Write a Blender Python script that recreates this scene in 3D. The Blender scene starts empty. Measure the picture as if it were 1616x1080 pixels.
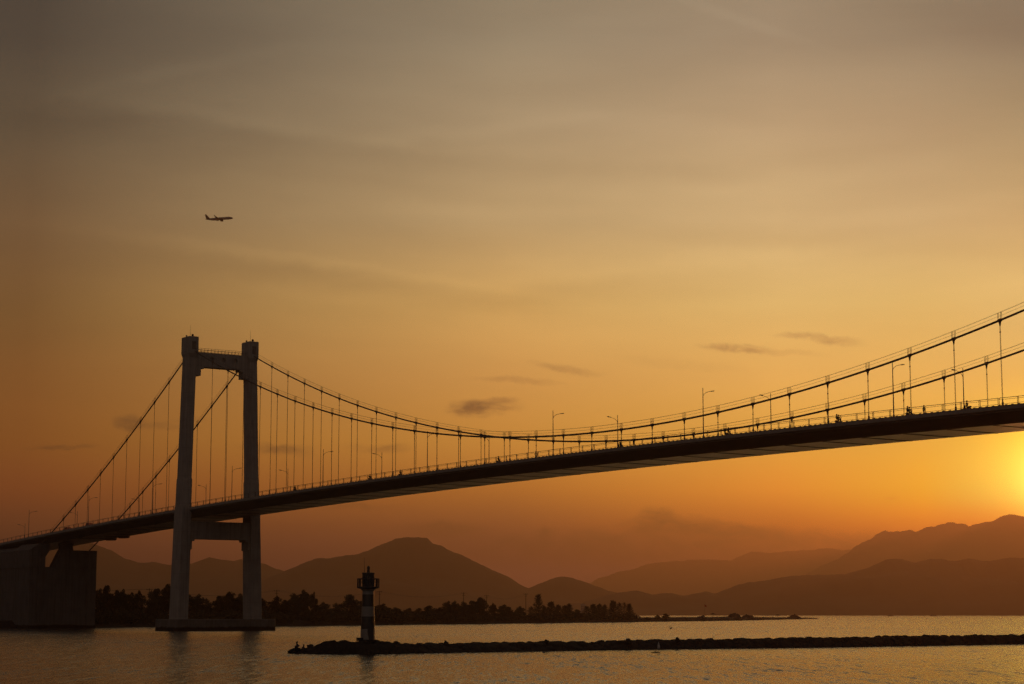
import bpy, bmesh, math, random
from mathutils import Vector, Matrix, noise
sc = bpy.context.scene
C = sc.collection
R = math.radians
rnd = random.Random(11)

# ------------------------------------------------------------------ camera
F, HY, H = 3074.1, 969.2, 4.7            # focal length in photo pixels, horizon row, eye height
PITCH = math.atan((HY - 540) / F)
cam = bpy.data.objects.new('camera', bpy.data.cameras.new('camera'))
C.objects.link(cam); sc.camera = cam
cam.data.sensor_width = 36; cam.data.lens = F / 1616 * 36
cam.data.clip_start = 1; cam.data.clip_end = 90000
cam.location = (0, 0, H); cam.rotation_euler = (R(90) + PITCH, 0, 0)

# ------------------------------------------------------------------ exposure
sc.view_settings.view_transform = 'Standard'; sc.view_settings.look = 'None'
sc.view_settings.exposure = 0; sc.view_settings.gamma = 1
sc.view_settings.use_curve_mapping = False
sc.cycles.use_denoising = True; sc.cycles.denoising_prefilter = 'NONE'
sc.cycles.max_bounces = 6
sc.cycles.volume_bounces = 0

# ------------------------------------------------------------------ sun
SUN_AZ, SUN_EL = R(15.9), R(3.6)          # azimuth to the right of +Y
SUN = Vector((math.sin(SUN_AZ) * math.cos(SUN_EL), math.cos(SUN_AZ) * math.cos(SUN_EL), math.sin(SUN_EL)))
sl = bpy.data.lights.new('sun', 'SUN'); sl.energy = 0.26; sl.angle = R(0.53); sl.color = (1, .33, .10)
so = bpy.data.objects.new('sun', sl); C.objects.link(so)
so.rotation_euler = (-SUN).to_track_quat('-Z', 'Y').to_euler()
so.location = (600, 1500, 300)

def lin(r, g, b):
    f = lambda c: c / 12.92 if c <= .04045 else ((c + .055) / 1.055) ** 2.4
    return tuple(f(v / 255) for v in (r, g, b))

# ------------------------------------------------------------------ node helper
class NT:
    def __init__(s, tree): s.t = tree; s.n = tree.nodes; s.l = tree.links
    def new(s, kind, **kw):
        n = s.n.new(kind)
        for k, v in kw.items(): setattr(n, k, v)
        return n
    def put(s, sock, v):
        if isinstance(v, bpy.types.NodeSocket): s.l.new(v, sock)
        else:
            try: sock.default_value = v
            except Exception: sock.default_value = (v, v, v)
    def math(s, op, a, b=0., c=0., clamp=False):
        n = s.new('ShaderNodeMath', operation=op, use_clamp=clamp)
        s.put(n.inputs[0], a); s.put(n.inputs[1], b)
        if len(n.inputs) > 2: s.put(n.inputs[2], c)
        return n.outputs[0]
    def vm(s, op, a, b=(0, 0, 0)):
        n = s.new('ShaderNodeVectorMath', operation=op); s.put(n.inputs[0], a); s.put(n.inputs[1], b)
        return n.outputs['Value'] if op in ('DOT_PRODUCT', 'LENGTH') else n.outputs['Vector']
    def rng(s, v, a, b, c=0., d=1., smooth=False):
        n = s.new('ShaderNodeMapRange', interpolation_type='SMOOTHSTEP' if smooth else 'LINEAR'); n.clamp = True
        for i, x in enumerate((v, a, b, c, d)): s.put(n.inputs[i], x)
        return n.outputs[0]
    def mix(s, f, a, b, bt='MIX'):
        n = s.new('ShaderNodeMix', data_type='RGBA', blend_type=bt)
        s.put(n.inputs[0], f)
        for i, x in ((6, a), (7, b)):
            s.put(n.inputs[i], x if isinstance(x, bpy.types.NodeSocket) else tuple(x) + (1,) if len(x) == 3 else x)
        return n.outputs[2]
    def ramp(s, f, stops):
        n = s.new('ShaderNodeValToRGB'); e = n.color_ramp.elements
        while len(e) < len(stops): e.new(.5)
        for k, (p, c) in enumerate(stops): e[k].position = p
        for k, (p, c) in enumerate(stops): e[k].position = p; e[k].color = tuple(c) + (1,)
        s.put(n.inputs[0], f); return n.outputs[0]
    def noise(s, vec, scale, detail=4., rough=.55, dist=0., out='Fac'):
        n = s.new('ShaderNodeTexNoise'); s.put(n.inputs['Vector'], vec)
        n.inputs['Scale'].default_value = scale; n.inputs['Detail'].default_value = detail
        n.inputs['Roughness'].default_value = rough; n.inputs['Distortion'].default_value = dist
        return n.outputs[out]
    def comb(s, x, y, z):
        n = s.new('ShaderNodeCombineXYZ')
        for i, v in enumerate((x, y, z)): s.put(n.inputs[i], v)
        return n.outputs[0]

def pix_dir(x, y):
    a = (x - 808) / F; b = (540 - y) / F; c, s = math.cos(PITCH), math.sin(PITCH)
    return Vector((a, c - b * s, s + b * c))

# ------------------------------------------------------------------ sky (dusk, clouds in the sky dome itself)
w = bpy.data.worlds.new('World'); sc.world = w; w.use_nodes = True
T = NT(w.node_tree); T.n.clear()
D = T.new('ShaderNodeTexCoord').outputs['Generated']
sx = T.new('ShaderNodeSeparateXYZ'); T.l.new(D, sx.inputs[0]); X, Y, Z = sx.outputs
hl = T.math('MAXIMUM', T.math('SQRT', T.math('ADD', T.math('MULTIPLY', X, X), T.math('MULTIPLY', Y, Y))), 1e-4)
ca = T.math('DIVIDE', T.math('ADD', T.math('MULTIPLY', X, math.sin(SUN_AZ)), T.math('MULTIPLY', Y, math.cos(SUN_AZ))), hl)
az = T.math('ARCCOSINE', T.math('MINIMUM', T.math('MAXIMUM', ca, -1.), 1.))      # horizontal angle from the sun
el = T.math('ARCTAN2', Z, hl)
ef = T.math('DIVIDE', el, 1.6, clamp=True)
deg = lambda d: R(d) / 1.6
SKY = [(0, [(0.0, (411.2, 170.7, 12.9)), (1.23, (411.2, 170.7, 12.9)), (2.3, (411.2, 90.7, 12.9)), (3.37, (27.4, 295.5, 159.7)), (5.17, (12.9, 169.3, 12.9)), (6.61, (118.6, 159.7, 98.9)), (9.32, (211.8, 201.1, 130.0)), (11.12, (183.4, 170.4, 120.8)), (13.8, (152.6, 147.2, 113.7)), (16.29, (112.0, 111.0, 96.8)), (33, (67.2, 66.6, 58.1)), (85, (58, 46, 36))]),
 (4, [(0.0, (411.2, 154.3, 12.9)), (1.78, (411.2, 154.3, 12.9)), (2.69, (411.2, 234.6, 12.9)), (3.41, (347.1, 265.8, 14.5)), (4.86, (247.1, 211.2, 62.7)), (6.69, (228.8, 198.3, 99.0)), (8.87, (218.7, 202.1, 121.5)), (11.24, (197.9, 181.4, 132.4)), (13.96, (174.4, 158.3, 124.1)), (16.47, (136.5, 129.0, 108.3)), (33, (81.9, 77.4, 65.0)), (85, (58, 46, 36))]),
 (8, [(0.0, (115.1, 12.9, 93.9)), (1.26, (115.1, 12.9, 93.9)), (2.35, (316.4, 149.8, 12.9)), (3.45, (349.7, 217.3, 44.2)), (4.93, (276.7, 213.5, 66.4)), (6.77, (263.8, 210.2, 105.1)), (8.99, (238.6, 209.2, 127.1)), (11.39, (217.4, 193.3, 138.9)), (14.14, (185.7, 164.8, 127.8)), (16.68, (154.6, 141.4, 117.5)), (33, (92.8, 84.8, 70.5)), (85, (58, 46, 36))]),
 (16, [(0.0, (234.7, 135.6, 140.7)), (1.27, (234.7, 135.6, 140.7)), (2.37, (196.2, 100.9, 67.2)), (3.48, (253.5, 149.8, 42.9)), (4.97, (266.4, 185.0, 65.3)), (6.83, (250.1, 183.0, 89.5)), (9.07, (244.1, 195.5, 110.1)), (11.48, (201.9, 173.7, 121.7)), (14.26, (171.6, 152.3, 117.0)), (16.82, (146.7, 135.1, 109.9)), (33, (88.0, 81.1, 65.9)), (85, (58, 46, 36))]),
 (30, [(0.0, (12.9, 12.9, 102.8)), (1.23, (12.9, 12.9, 102.8)), (2.3, (154.0, 78.8, 60.4)), (3.37, (180.1, 82.4, 33.4)), (4.81, (169.7, 92.9, 12.9)), (6.61, (149.6, 88.7, 18.2)), (8.41, (127.5, 84.9, 26.8)), (11.11, (111.2, 81.3, 45.2)), (13.79, (85.8, 73.8, 51.5)), (16.28, (59.7, 55.1, 43.3)), (33, (35.8, 33.1, 33.0)), (85, (58, 46, 36))]),
 (75, [(0, (54, 42, 34)), (6, (70, 56, 45)), (18, (66, 57, 49)), (40, (54, 43, 33)), (85, (58, 46, 36))]),
 (180, [(0, (70, 60, 57)), (8, (94, 80, 74)), (85, (58, 46, 36))]),
 ]
col = None; prev = None
for a, st in SKY:
    r = T.ramp(ef, [(deg(e), lin(*c)) for e, c in st])
    col = r if col is None else T.mix(T.rng(az, R(prev), R(a), smooth=False), col, r)
    prev = a
# thin streaked cirrus: slow horizontal bands, lighter and darker
pl = T.comb(T.math('DIVIDE', X, T.math('MAXIMUM', Y, .08)), T.math('MULTIPLY', T.math('DIVIDE', Z, T.math('MAXIMUM', Y, .08)), 1.), T.math('MULTIPLY', Y, .2))
warp = T.noise(pl, 3.2, 3., .5, out='Color')
wv = T.vm('ADD', pl, T.vm('MULTIPLY', T.vm('SUBTRACT', warp, (.5, .5, .5)), (.10, .05, 0)))
rot = T.new('ShaderNodeMapping'); rot.inputs['Rotation'].default_value = (0, 0, R(-7)); rot.inputs['Scale'].default_value = (1.6, 11, 1); T.l.new(wv, rot.inputs[0])
n1 = T.noise(rot.outputs[0], 1.7, 5., .52)
rot2 = T.new('ShaderNodeMapping'); rot2.inputs['Rotation'].default_value = (0, 0, R(10)); rot2.inputs['Scale'].default_value = (3, 16, 1); rot2.inputs['Location'].default_value = (3.1, 7.3, 0); T.l.new(wv, rot2.inputs[0])
n2 = T.noise(rot2.outputs[0], 2.2, 6., .6)
band = T.math('ADD', T.math('MULTIPLY', T.math('SUBTRACT', n1, .5), .34), T.math('MULTIPLY', T.math('SUBTRACT', n2, .5), .26))
amt = T.rng(el, R(2), R(9), .25, 1.)
col = T.vm('SCALE', col); col.node.inputs['Scale'].default_value = 1.; T.l.new(T.math('ADD', T.math('MULTIPLY', band, amt), 1.), col.node.inputs['Scale'])
# sun glow
cs = T.math('MAXIMUM', T.vm('DOT_PRODUCT', D, tuple(SUN)), 0.)
for k, c in ((9000, (4.5, 3.4, .8)), (2600, (3.6, 2.2, .2)), (800, (1.7, .75, .01)), (160, (.22, .05, .0))):
    g = T.new('ShaderNodeVectorMath', operation='SCALE'); g.inputs[0].default_value = c
    T.l.new(T.math('POWER', cs, float(k)), g.inputs['Scale'])
    col = T.vm('ADD', col, g.outputs[0])
# small low dark clouds, each an irregular soft ellipse at its own bearing and height
gx = T.math('DIVIDE', X, T.math('MAXIMUM', Y, .05)); gz = T.math('DIVIDE', Z, T.math('MAXIMUM', Y, .05))
cw = T.noise(T.comb(gx, gz, 0.), 34., 5., .6, out='Color')
cwv = T.vm('MULTIPLY', T.vm('SUBTRACT', cw, (.5, .5, .5)), (.017, .0075, 0))
cw2 = T.noise(T.comb(gx, gz, 0.), 120., 4., .6, out='Color')
cwv = T.vm('ADD', cwv, T.vm('MULTIPLY', T.vm('SUBTRACT', cw2, (.5, .5, .5)), (.006, .004, 0)))
cp = T.vm('ADD', T.comb(gx, gz, 0.), cwv)
CL = [(745, 645, 30, 11, 0, .66), (768, 644, 46, 9, 0, .5), (793, 634, 24, 5, 0, .4), (735, 637, 20, 7, 0, .3), (203, 667, 22, 11, 5, .66), (245, 672, 48, 6, 3, .26), (432, 707, 44, 8, 4, .5), (462, 714, 26, 6, 14, .30), (90, 705, 48, 3.5, -1, .45), (295, 662, 22, 5, 0, .22),
      (1165, 549, 44, 5.5, 3, .46), (1308, 536, 46, 7, 6, .44), (1252, 531, 30, 4, 0, .26), (893, 581, 50, 6, 8, .32), (820, 603, 60, 5, 4, .24), (600, 707, 40, 6, 0, .32), (618, 702, 20, 4, -8, .2), (1080, 575, 90, 8, 6, .10), (1240, 556, 60, 5, 4, .14),
      (1036, 814, 20, 12, 0, .2), (1056, 830, 60, 13, 0, .24), (1150, 838, 60, 11, 0, .22), (1060, 862, 240, 26, 0, .22), (1240, 858, 120, 18, 0, .16), (861, 840, 13, 9, 0, .22), (700, 838, 60, 12, 0, .14), (690, 832, 16, 8, 0, .12), (780, 868, 200, 24, 0, .12), (1330, 862, 60, 14, -20, .12),
      (1406, 785, 9, 2, 0, .07), (560, 800, 60, 5, 0, .10)]
wisp = T.noise(T.vm('MULTIPLY', T.comb(gx, gz, 0.), (70., 190., 1.)), 1., 5., .62, 1.)
for (px, py, rx, ry, ro, k) in CL:
    d = pix_dir(px, py); c = (d.x / d.y, d.z / d.y, 0)
    q = T.vm('SUBTRACT', cp, c)
    if ro:
        mp = T.new('ShaderNodeMapping'); mp.inputs['Rotation'].default_value = (0, 0, R(ro)); T.l.new(q, mp.inputs[0]); q = mp.outputs[0]
    q = T.vm('MULTIPLY', q, (F / rx * .62, F / ry * .62, 0))
    m = T.math('MULTIPLY', T.rng(T.vm('LENGTH', q), 1.0, .25, 0., 1., True), T.math('MULTIPLY', T.rng(wisp, .3, .62, .35, 1.15), min(.9, k * (1.3 if py < 780 else 3.2))))
    col = T.mix(m, col, T.vm('MULTIPLY', col, (.36, .36, .48) if py < 780 else (.05, .08, .2)))
# broad veils of cirrus: long soft streaks, some darker, some catching light
cf = T.noise(T.vm('MULTIPLY', T.comb(gx, gz, 0.), (9., 60., 1.)), 1., 5., .6)
CV = [(190, 205, 330, 30, 9, .12), (60, 190, 200, 34, 4, .09), (560, 232, 300, 16, 8, .09), (300, 415, 330, 22, 5, .07), (620, 455, 260, 16, 8, .09), (720, 385, 200, 14, 2, .07), (1000, 270, 220, 12, 4, .06), (1420, 215, 240, 30, -12, .06), (180, 40, 260, 34, 4, .10), (1330, 60, 240, 30, -6, .07), (1560, 40, 200, 30, 10, .08), (860, 470, 300, 18, -3, .06), (1250, 380, 260, 16, 2, .06),
      (250, 118, 150, 9, -12, -.10), (400, 195, 260, 9, 9, -.09), (700, 212, 160, 10, -6, -.08), (330, 392, 260, 8, 8, -.08), (560, 420, 220, 7, 9, -.07), (1150, 25, 110, 7, 20, -.09), (1240, 285, 120, 14, -4, -.06), (1480, 330, 160, 12, -8, -.06), (640, 335, 280, 12, 1, -.06), (900, 180, 260, 16, 6, -.05), (1000, 425, 300, 12, -6, -.06)]
sc_ = None
for (px, py, rx, ry, ro, k) in CV:
    d = pix_dir(px, py); c = (d.x / d.y, d.z / d.y, 0)
    mp = T.new('ShaderNodeMapping'); mp.inputs['Rotation'].default_value = (0, 0, R(ro)); T.l.new(T.vm('SUBTRACT', cp, c), mp.inputs[0])
    q = T.vm('MULTIPLY', mp.outputs[0], (F / rx * .6, F / ry * .6, 0))
    m = T.math('MULTIPLY', T.rng(T.vm('LENGTH', q), 1.3, 0., 0., 1., True), T.math('MULTIPLY', T.rng(cf, .2, .7, .3, 1.35), -k * 1.1))
    sc_ = m if sc_ is None else T.math('ADD', sc_, m)
sv = T.new('ShaderNodeVectorMath', operation='SCALE'); T.l.new(col, sv.inputs[0]); T.l.new(T.math('ADD', sc_, 1.), sv.inputs['Scale']); col = sv.outputs[0]
sky = T.new('ShaderNodeTexSky', sky_type='NISHITA'); sky.sun_disc = False; sky.sun_elevation = SUN_EL; sky.sun_rotation = SUN_AZ
nz = T.vm('SCALE', sky.outputs[0]); nz.node.inputs['Scale'].default_value = .012
col = T.vm('ADD', col, nz)
bg = T.new('ShaderNodeBackground'); T.l.new(col, bg.inputs[0]); bg.inputs[1].default_value = 1.0
ow = T.new('ShaderNodeOutputWorld'); T.l.new(bg.outputs[0], ow.inputs[0])

# ------------------------------------------------------------------ materials
def mat(name, base, rough=.7, metal=0., var=.25, scale=1., bump=0., bscale=None, spec=.3, stretch=(1, 1, 1), hook=None):
    m = bpy.data.materials.new(name); m.use_nodes = True
    t = NT(m.node_tree); b = t.n['Principled BSDF']
    co = t.new('ShaderNodeTexCoord').outputs['Object']
    mp = t.new('ShaderNodeMapping'); mp.inputs['Scale'].default_value = stretch; t.l.new(co, mp.inputs[0])
    f = t.noise(mp.outputs[0], scale, 6., .6)
    c = t.mix(t.rng(f, .3, .7), [v * (1 - var) for v in base], [v * (1 + var) for v in base])
    if hook: c = hook(t, co, c, f)
    t.l.new(c, b.inputs['Base Color'])
    b.inputs['Roughness'].default_value = rough; b.inputs['Metallic'].default_value = metal
    b.inputs['Specular IOR Level'].default_value = spec
    if bump:
        bn = t.new('ShaderNodeBump'); bn.inputs['Strength'].default_value = 1.; bn.inputs['Distance'].default_value = bump
        t.l.new(t.noise(co, bscale or scale * 4, 6., .65), bn.inputs['Height']); t.l.new(bn.outputs[0], b.inputs['Normal'])
    return m
def streaks(t, co, c, f):      # rain streaks and formwork lifts on concrete
    mp = t.new('ShaderNodeMapping'); mp.inputs['Scale'].default_value = (1.4, 1.4, .06); t.l.new(co, mp.inputs[0])
    s = t.rng(t.noise(mp.outputs[0], 1.3, 5., .6), .45, .75, 1., .62)
    sp = t.new('ShaderNodeSeparateXYZ'); t.l.new(co, sp.inputs[0])
    j = t.math('FRACT', t.math('DIVIDE', sp.outputs[2], 4.))
    s = t.math('MULTIPLY', s, t.rng(j, .0, .035, .72, 1.))
    n = t.vm('SCALE', c); t.l.new(s, n.node.inputs['Scale']); return n
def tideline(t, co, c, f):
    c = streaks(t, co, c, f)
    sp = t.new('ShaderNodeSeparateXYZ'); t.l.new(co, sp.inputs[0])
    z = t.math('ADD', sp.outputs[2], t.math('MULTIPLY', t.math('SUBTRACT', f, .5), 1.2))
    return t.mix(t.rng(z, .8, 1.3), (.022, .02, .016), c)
def bands(t, co, c, f):        # black painted bands on the white beacon shaft
    sp = t.new('ShaderNodeSeparateXYZ'); t.l.new(co, sp.inputs[0]); z = sp.outputs[2]
    o = None
    for a, b_ in ((1.42, 3.03), (4.3, 5.86)):
        k = t.math('MULTIPLY', t.math('GREATER_THAN', z, a), t.math('LESS_THAN', z, b_))
        o = k if o is None else t.math('ADD', o, k)
    w_ = t.mix(t.rng(f, .35, .8), c, (.2, .18, .155))
    return t.mix(o, w_, (.018, .018, .02))
M = {
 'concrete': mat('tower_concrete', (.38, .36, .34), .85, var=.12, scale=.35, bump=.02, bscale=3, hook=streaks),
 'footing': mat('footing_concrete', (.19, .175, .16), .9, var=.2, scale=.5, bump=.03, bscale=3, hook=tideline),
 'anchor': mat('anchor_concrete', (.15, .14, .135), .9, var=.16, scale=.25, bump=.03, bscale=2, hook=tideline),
 'girder': mat('girder_paint', (.17, .155, .15), .55, var=.18, scale=.5, stretch=(.3, 1, 1)),
 'soffit': mat('soffit_lit_tint', (.62, .42, .31), .28, spec=.6, var=.14, scale=.5),  # light thrown up from the water is put into this paler, redder colour
 'edge': mat('edge_concrete', (.34, .32, .30), .8, var=.2, scale=.8),
 'asphalt': mat('asphalt', (.05, .05, .05), .9, var=.2, scale=2),
 'cable': mat('cable_paint', (.10, .085, .075), .5, .2, var=.2, scale=2),
 'rope': mat('hanger_steel', (.12, .10, .09), .5, .3, var=.2, scale=2),
 'steel': mat('railing_steel', (.16, .14, .13), .5, .3, var=.2, scale=2),
 'lamp': mat('lamp_post_paint', (.20, .19, .18), .5, .2, var=.2, scale=2),
 'dark': mat('dark_void', (.02, .02, .02), .8),
 'white': mat('beacon_paint', (.27, .255, .24), .3, spec=.6, var=.08, scale=2, hook=bands),
 'beacon': mat('beacon_dark', (.05, .05, .052), .6, var=.2, scale=3),
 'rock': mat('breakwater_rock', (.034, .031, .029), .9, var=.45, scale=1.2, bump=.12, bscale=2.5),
 'soil': mat('land_soil', (.036, .03, .025), .95, var=.4, scale=.2, bump=.1, bscale=1),
 'bark': mat('bark', (.05, .04, .032), .9, var=.3, scale=3),
 'leaf': mat('leaf_broad', (.036, .044, .022), .75, var=.4, scale=.8),
 'needle': mat('leaf_casuarina', (.05, .055, .034), .8, var=.4, scale=.8),
 'scrub': mat('scrub', (.045, .045, .026), .85, var=.45, scale=.3),
 'hill': mat('hill_forest', (.05, .055, .04), .95, var=.4, scale=.004),
 'plane': mat('airliner_paint', (.30, .30, .31), .4, var=.06, scale=.2),
 'plane_dark': mat('airliner_dark', (.06, .06, .07), .4),
 'tyre': mat('tyre_rubber', (.02, .02, .02), .9),
 'bike': mat('scooter_paint', (.08, .03, .03), .35),
 'orange': mat('car_orange_red', (.72, .16, .05), .3, var=.05),
 'glass': mat('car_glass', (.03, .03, .035), .1, spec=.6),
 'skin': mat('skin', (.32, .19, .13), .6, var=.08),
 'cloth': mat('dark_clothes', (.05, .045, .05), .9, var=.3, scale=4),
 'helmet': mat('helmet', (.10, .08, .08), .4),
 'flag': mat('pale_cloth', (.62, .58, .54), .9, var=.1, scale=3),
 'wood': mat('bamboo', (.10, .08, .05), .8),
 'red': mat('red_flag', (.4, .04, .03), .9),
 'bird': mat('feather', (.08, .075, .07), .9),
 'thatch': mat('thatch', (.09, .07, .045), .95, var=.3, scale=4),
 'hull': mat('hull_paint', (.08, .09, .11), .6),
 'building': mat('pale_render', (.34, .32, .30), .9),
}

# ------------------------------------------------------------------ mesh helpers
def tag(o, label=None, cat=None, group=None, kind=None):
    if label: o['label'] = label
    if cat: o['category'] = cat
    if group: o['group'] = group
    if kind: o['kind'] = kind
    return o
def empty(name, loc=(0, 0, 0), rz=0):
    o = bpy.data.objects.new(name, None); C.objects.link(o); o.location = loc; o.rotation_euler = (0, 0, rz)
    o.empty_display_size = .2
    return o
class MB:
    def __init__(s): s.v = []; s.f = []; s.mi = []; s.cur = 0
    def add(s, vs, fs):
        b = len(s.v); s.v += [tuple(q) for q in vs]
        for f in fs: s.f.append([b + i for i in f]); s.mi.append(s.cur)
        return s
    def box(s, c, d, rz=0):
        cx, cy, cz = c; a, b, h = d[0] / 2, d[1] / 2, d[2] / 2; co, si = math.cos(rz), math.sin(rz)
        vs = [(cx + x * co - y * si, cy + x * si + y * co, cz + z) for z in (-h, h) for x, y in ((-a, -b), (a, -b), (a, b), (-a, b))]
        return s.add(vs, [(3, 2, 1, 0), (4, 5, 6, 7), (0, 1, 5, 4), (1, 2, 6, 5), (2, 3, 7, 6), (3, 0, 4, 7)])
    def loft(s, rings, cap=True):
        n = len(rings[0]); vs = [q for r in rings for q in r]; fs = []
        for k in range(len(rings) - 1):
            for i in range(n):
                j = (i + 1) % n; fs.append((k * n + i, k * n + j, (k + 1) * n + j, (k + 1) * n + i))
        if cap: fs += [tuple(range(n - 1, -1, -1)), tuple((len(rings) - 1) * n + i for i in range(n))]
        return s.add(vs, fs)
    def tube(s, pts, r, n=8, cap=True):
        pts = [Vector(p) for p in pts]; rr = r if isinstance(r, (list, tuple)) else [r] * len(pts); rings = []
        ref = None
        for k, p in enumerate(pts):
            t = (pts[min(k + 1, len(pts) - 1)] - pts[max(k - 1, 0)]).normalized()
            if ref is None: ref = Vector((0, 0, 1)) if abs(t.z) < .9 else Vector((1, 0, 0))
            a = (ref - t * ref.dot(t)).normalized(); b = t.cross(a); ref = a
            rings.append([p + (a * math.cos(2 * math.pi * i / n) + b * math.sin(2 * math.pi * i / n)) * rr[k] for i in range(n)])
        return s.loft(rings, cap)
    def lathe(s, prof, c=(0, 0, 0), n=20):
        return s.loft([[(c[0] + r * math.cos(2 * math.pi * i / n), c[1] + r * math.sin(2 * math.pi * i / n), c[2] + z) for i in range(n)] for r, z in prof])
    def ball(s, c, r, sc_=(1, 1, 1), n=10, m=6):
        rings = []
        for k in range(1, m):
            a = math.pi * k / m
            rings.append([(c[0] + r * sc_[0] * math.sin(a) * math.cos(2 * math.pi * i / n), c[1] + r * sc_[1] * math.sin(a) * math.sin(2 * math.pi * i / n), c[2] - r * sc_[2] * math.cos(a)) for i in range(n)])
        return s.loft(rings)
    def build(s, name, m, parent=None, smooth=False):
        me = bpy.data.meshes.new(name); me.from_pydata(s.v, [], s.f)
        ms = m if isinstance(m, (list, tuple)) else [m]
        for q in ms: me.materials.append(q)
        if len(ms) > 1:
            for p, i in zip(me.polygons, s.mi): p.material_index = i
        bm = bmesh.new(); bm.from_mesh(me); bmesh.ops.recalc_face_normals(bm, faces=bm.faces); bm.to_mesh(me); bm.free()
        if smooth: me.polygons.foreach_set('use_smooth', [True] * len(me.polygons))
        o = bpy.data.objects.new(name, me); C.objects.link(o)
        if parent: o.parent = parent
        return o
def copy_tree(o, parent=None):
    c = o.copy(); C.objects.link(c); c.parent = parent
    for ch in list(o.children): copy_tree(ch, c)
    return c
def crect(cx, cy, z, a, b, ch=.25):      # chamfered rectangle ring
    a /= 2; b /= 2
    return [(cx + x, cy + y, z) for x, y in ((-a + ch, -b), (a - ch, -b), (a, -b + ch), (a, b - ch), (a - ch, b), (-a + ch, b), (-a, b - ch), (-a, -b + ch))]
def at_px(x, y, depth):                   # the point seen at a photo pixel at a given distance north
    d = pix_dir(x, y); return Vector((0, 0, H)) + d * (depth / d.y)
def skin_person(name, joints, edges, radii, m, parent=None, sub=1):
    me = bpy.data.meshes.new(name); me.from_pydata(joints, edges, [])
    o = bpy.data.objects.new(name, me); C.objects.link(o)
    md = o.modifiers.new('s', 'SKIN'); o.modifiers.new('u', 'SUBSURF').levels = sub
    for i, r in enumerate(radii): me.skin_vertices[0].data[i].radius = (r, r)
    me.skin_vertices[0].data[0].use_root = True
    bpy.context.view_layer.update()
    e = o.evaluated_get(bpy.context.evaluated_depsgraph_get())
    nm = bpy.data.meshes.new_from_object(e); o.modifiers.clear(); o.data = nm; nm.name = name
    nm.materials.clear(); nm.materials.append(m)
    nm.polygons.foreach_set('use_smooth', [True] * len(nm.polygons))
    bpy.data.meshes.remove(me)
    if parent: o.parent = parent
    return o

# ------------------------------------------------------------------ water
def water():
    m = bpy.data.materials.new('bay_water'); m.use_nodes = True
    t = NT(m.node_tree); b = t.n['Principled BSDF']
    co = t.new('ShaderNodeTexCoord').outputs['Object']
    patch = t.rng(t.noise(t.vm('MULTIPLY', co, (.009, .0085, 1)), 1., 4., .62), .34, .66, .4, 1.3)      # wind patches
    sl_ = None                            # wave slopes (x, y): swell, chop and ripples
    for scl, amp in (((.12, .03, 1), .18), ((1.1, .10, 1), .50), ((3.0, .30, 1), .62), ((7., 1.4, 1), .46)):
        q = t.vm('SUBTRACT', t.noise(t.vm('MULTIPLY', co, scl), 1., 2., .6, out='Color'), (.5, .5, .5))
        q = t.vm('MULTIPLY', q, (amp * .9, amp, 0)); sl_ = q if sl_ is None else t.vm('ADD', sl_, q)
    g = t.new('ShaderNodeVectorMath', operation='SCALE'); t.l.new(sl_, g.inputs[0]); t.l.new(patch, g.inputs['Scale'])
    t.l.new(t.vm('NORMALIZE', t.vm('ADD', g.outputs[0], (0, 0, 1))), b.inputs['Normal'])
    b.inputs['Base Color'].default_value = (.022, .016, .011, 1)
    b.inputs['Roughness'].default_value = .2; b.inputs['IOR'].default_value = 1.333; b.inputs['Specular IOR Level'].default_value = .38
    me = bpy.data.meshes.new('water'); S = 33000
    me.from_pydata([(-S, -3000, 0), (S, -3000, 0), (S, S, 0), (-S, S, 0)], [], [(0, 1, 2, 3)]); me.materials.append(m)
    o = bpy.data.objects.new('water', me); C.objects.link(o); tag(o, kind='structure')
water()

# ------------------------------------------------------------------ hills
def ridge(name, prof, dist, depth, seed, rough=.10, ext=(None, None), jag=1.):
    """A mountain range: crest heights along its length, falling away towards and from the viewer, with spurs."""
    pts = []
    for x, y in prof:
        p = at_px(x, y, dist); pts.append((p.x, p.z))
    if ext[0]: pts = [(pts[0][0] - ext[0], 5)] + pts
    if ext[1]: pts = pts + [(pts[-1][0] + ext[1], 5)]
    x0, x1 = pts[0][0], pts[-1][0]; nx = 560; ny = 45
    def crest(x):
        for (a, za), (b, zb) in zip(pts, pts[1:]):
            if a <= x <= b:
                u = (x - a) / max(b - a, 1e-6); return za + (zb - za) * u
        return 0
    mb = MB(); vs = []; fs = []
    for j in range(ny):
        v = j / (ny - 1) * 2 - 1
        for i in range(nx):
            x = x0 + (x1 - x0) * i / (nx - 1); c = crest(x)
            s = max(0, 1 - abs(v)) ** 1.15
            big = noise.fractal(Vector((x / depth * 1.7 + seed, v * 1.3, seed)), 1., 2., 5)
            fine = noise.fractal(Vector((x / 330 + seed, v * depth / 330, seed * 2)), 1., 2., 4)
            z = c * s * (1 + (big * .55) * min(1, abs(v) * 3)) + fine * c * rough * (.35 + .65 * min(1, abs(v) * 4)) * s
            z = min(z, c * 1.01) if abs(v) < .5 else z
            z += (noise.fractal(Vector((x / 130 + seed * 3, v * depth / 900, seed)), .75, 2., 5) * min(8, .03 * c + 2) * jag) * min(1, s * 2)
            vs.append((x, dist + v * depth + noise.noise(Vector((x / 2000, seed, 0))) * depth * .1, z if j not in (0, ny - 1) else -.5))
    for j in range(ny - 1):
        for i in range(nx - 1):
            a = j * nx + i; fs.append((a, a + 1, a + nx + 1, a + nx))
    mb.add(vs, fs); o = mb.build(name, M['hill'], smooth=True); tag(o, kind='structure'); return o
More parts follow.
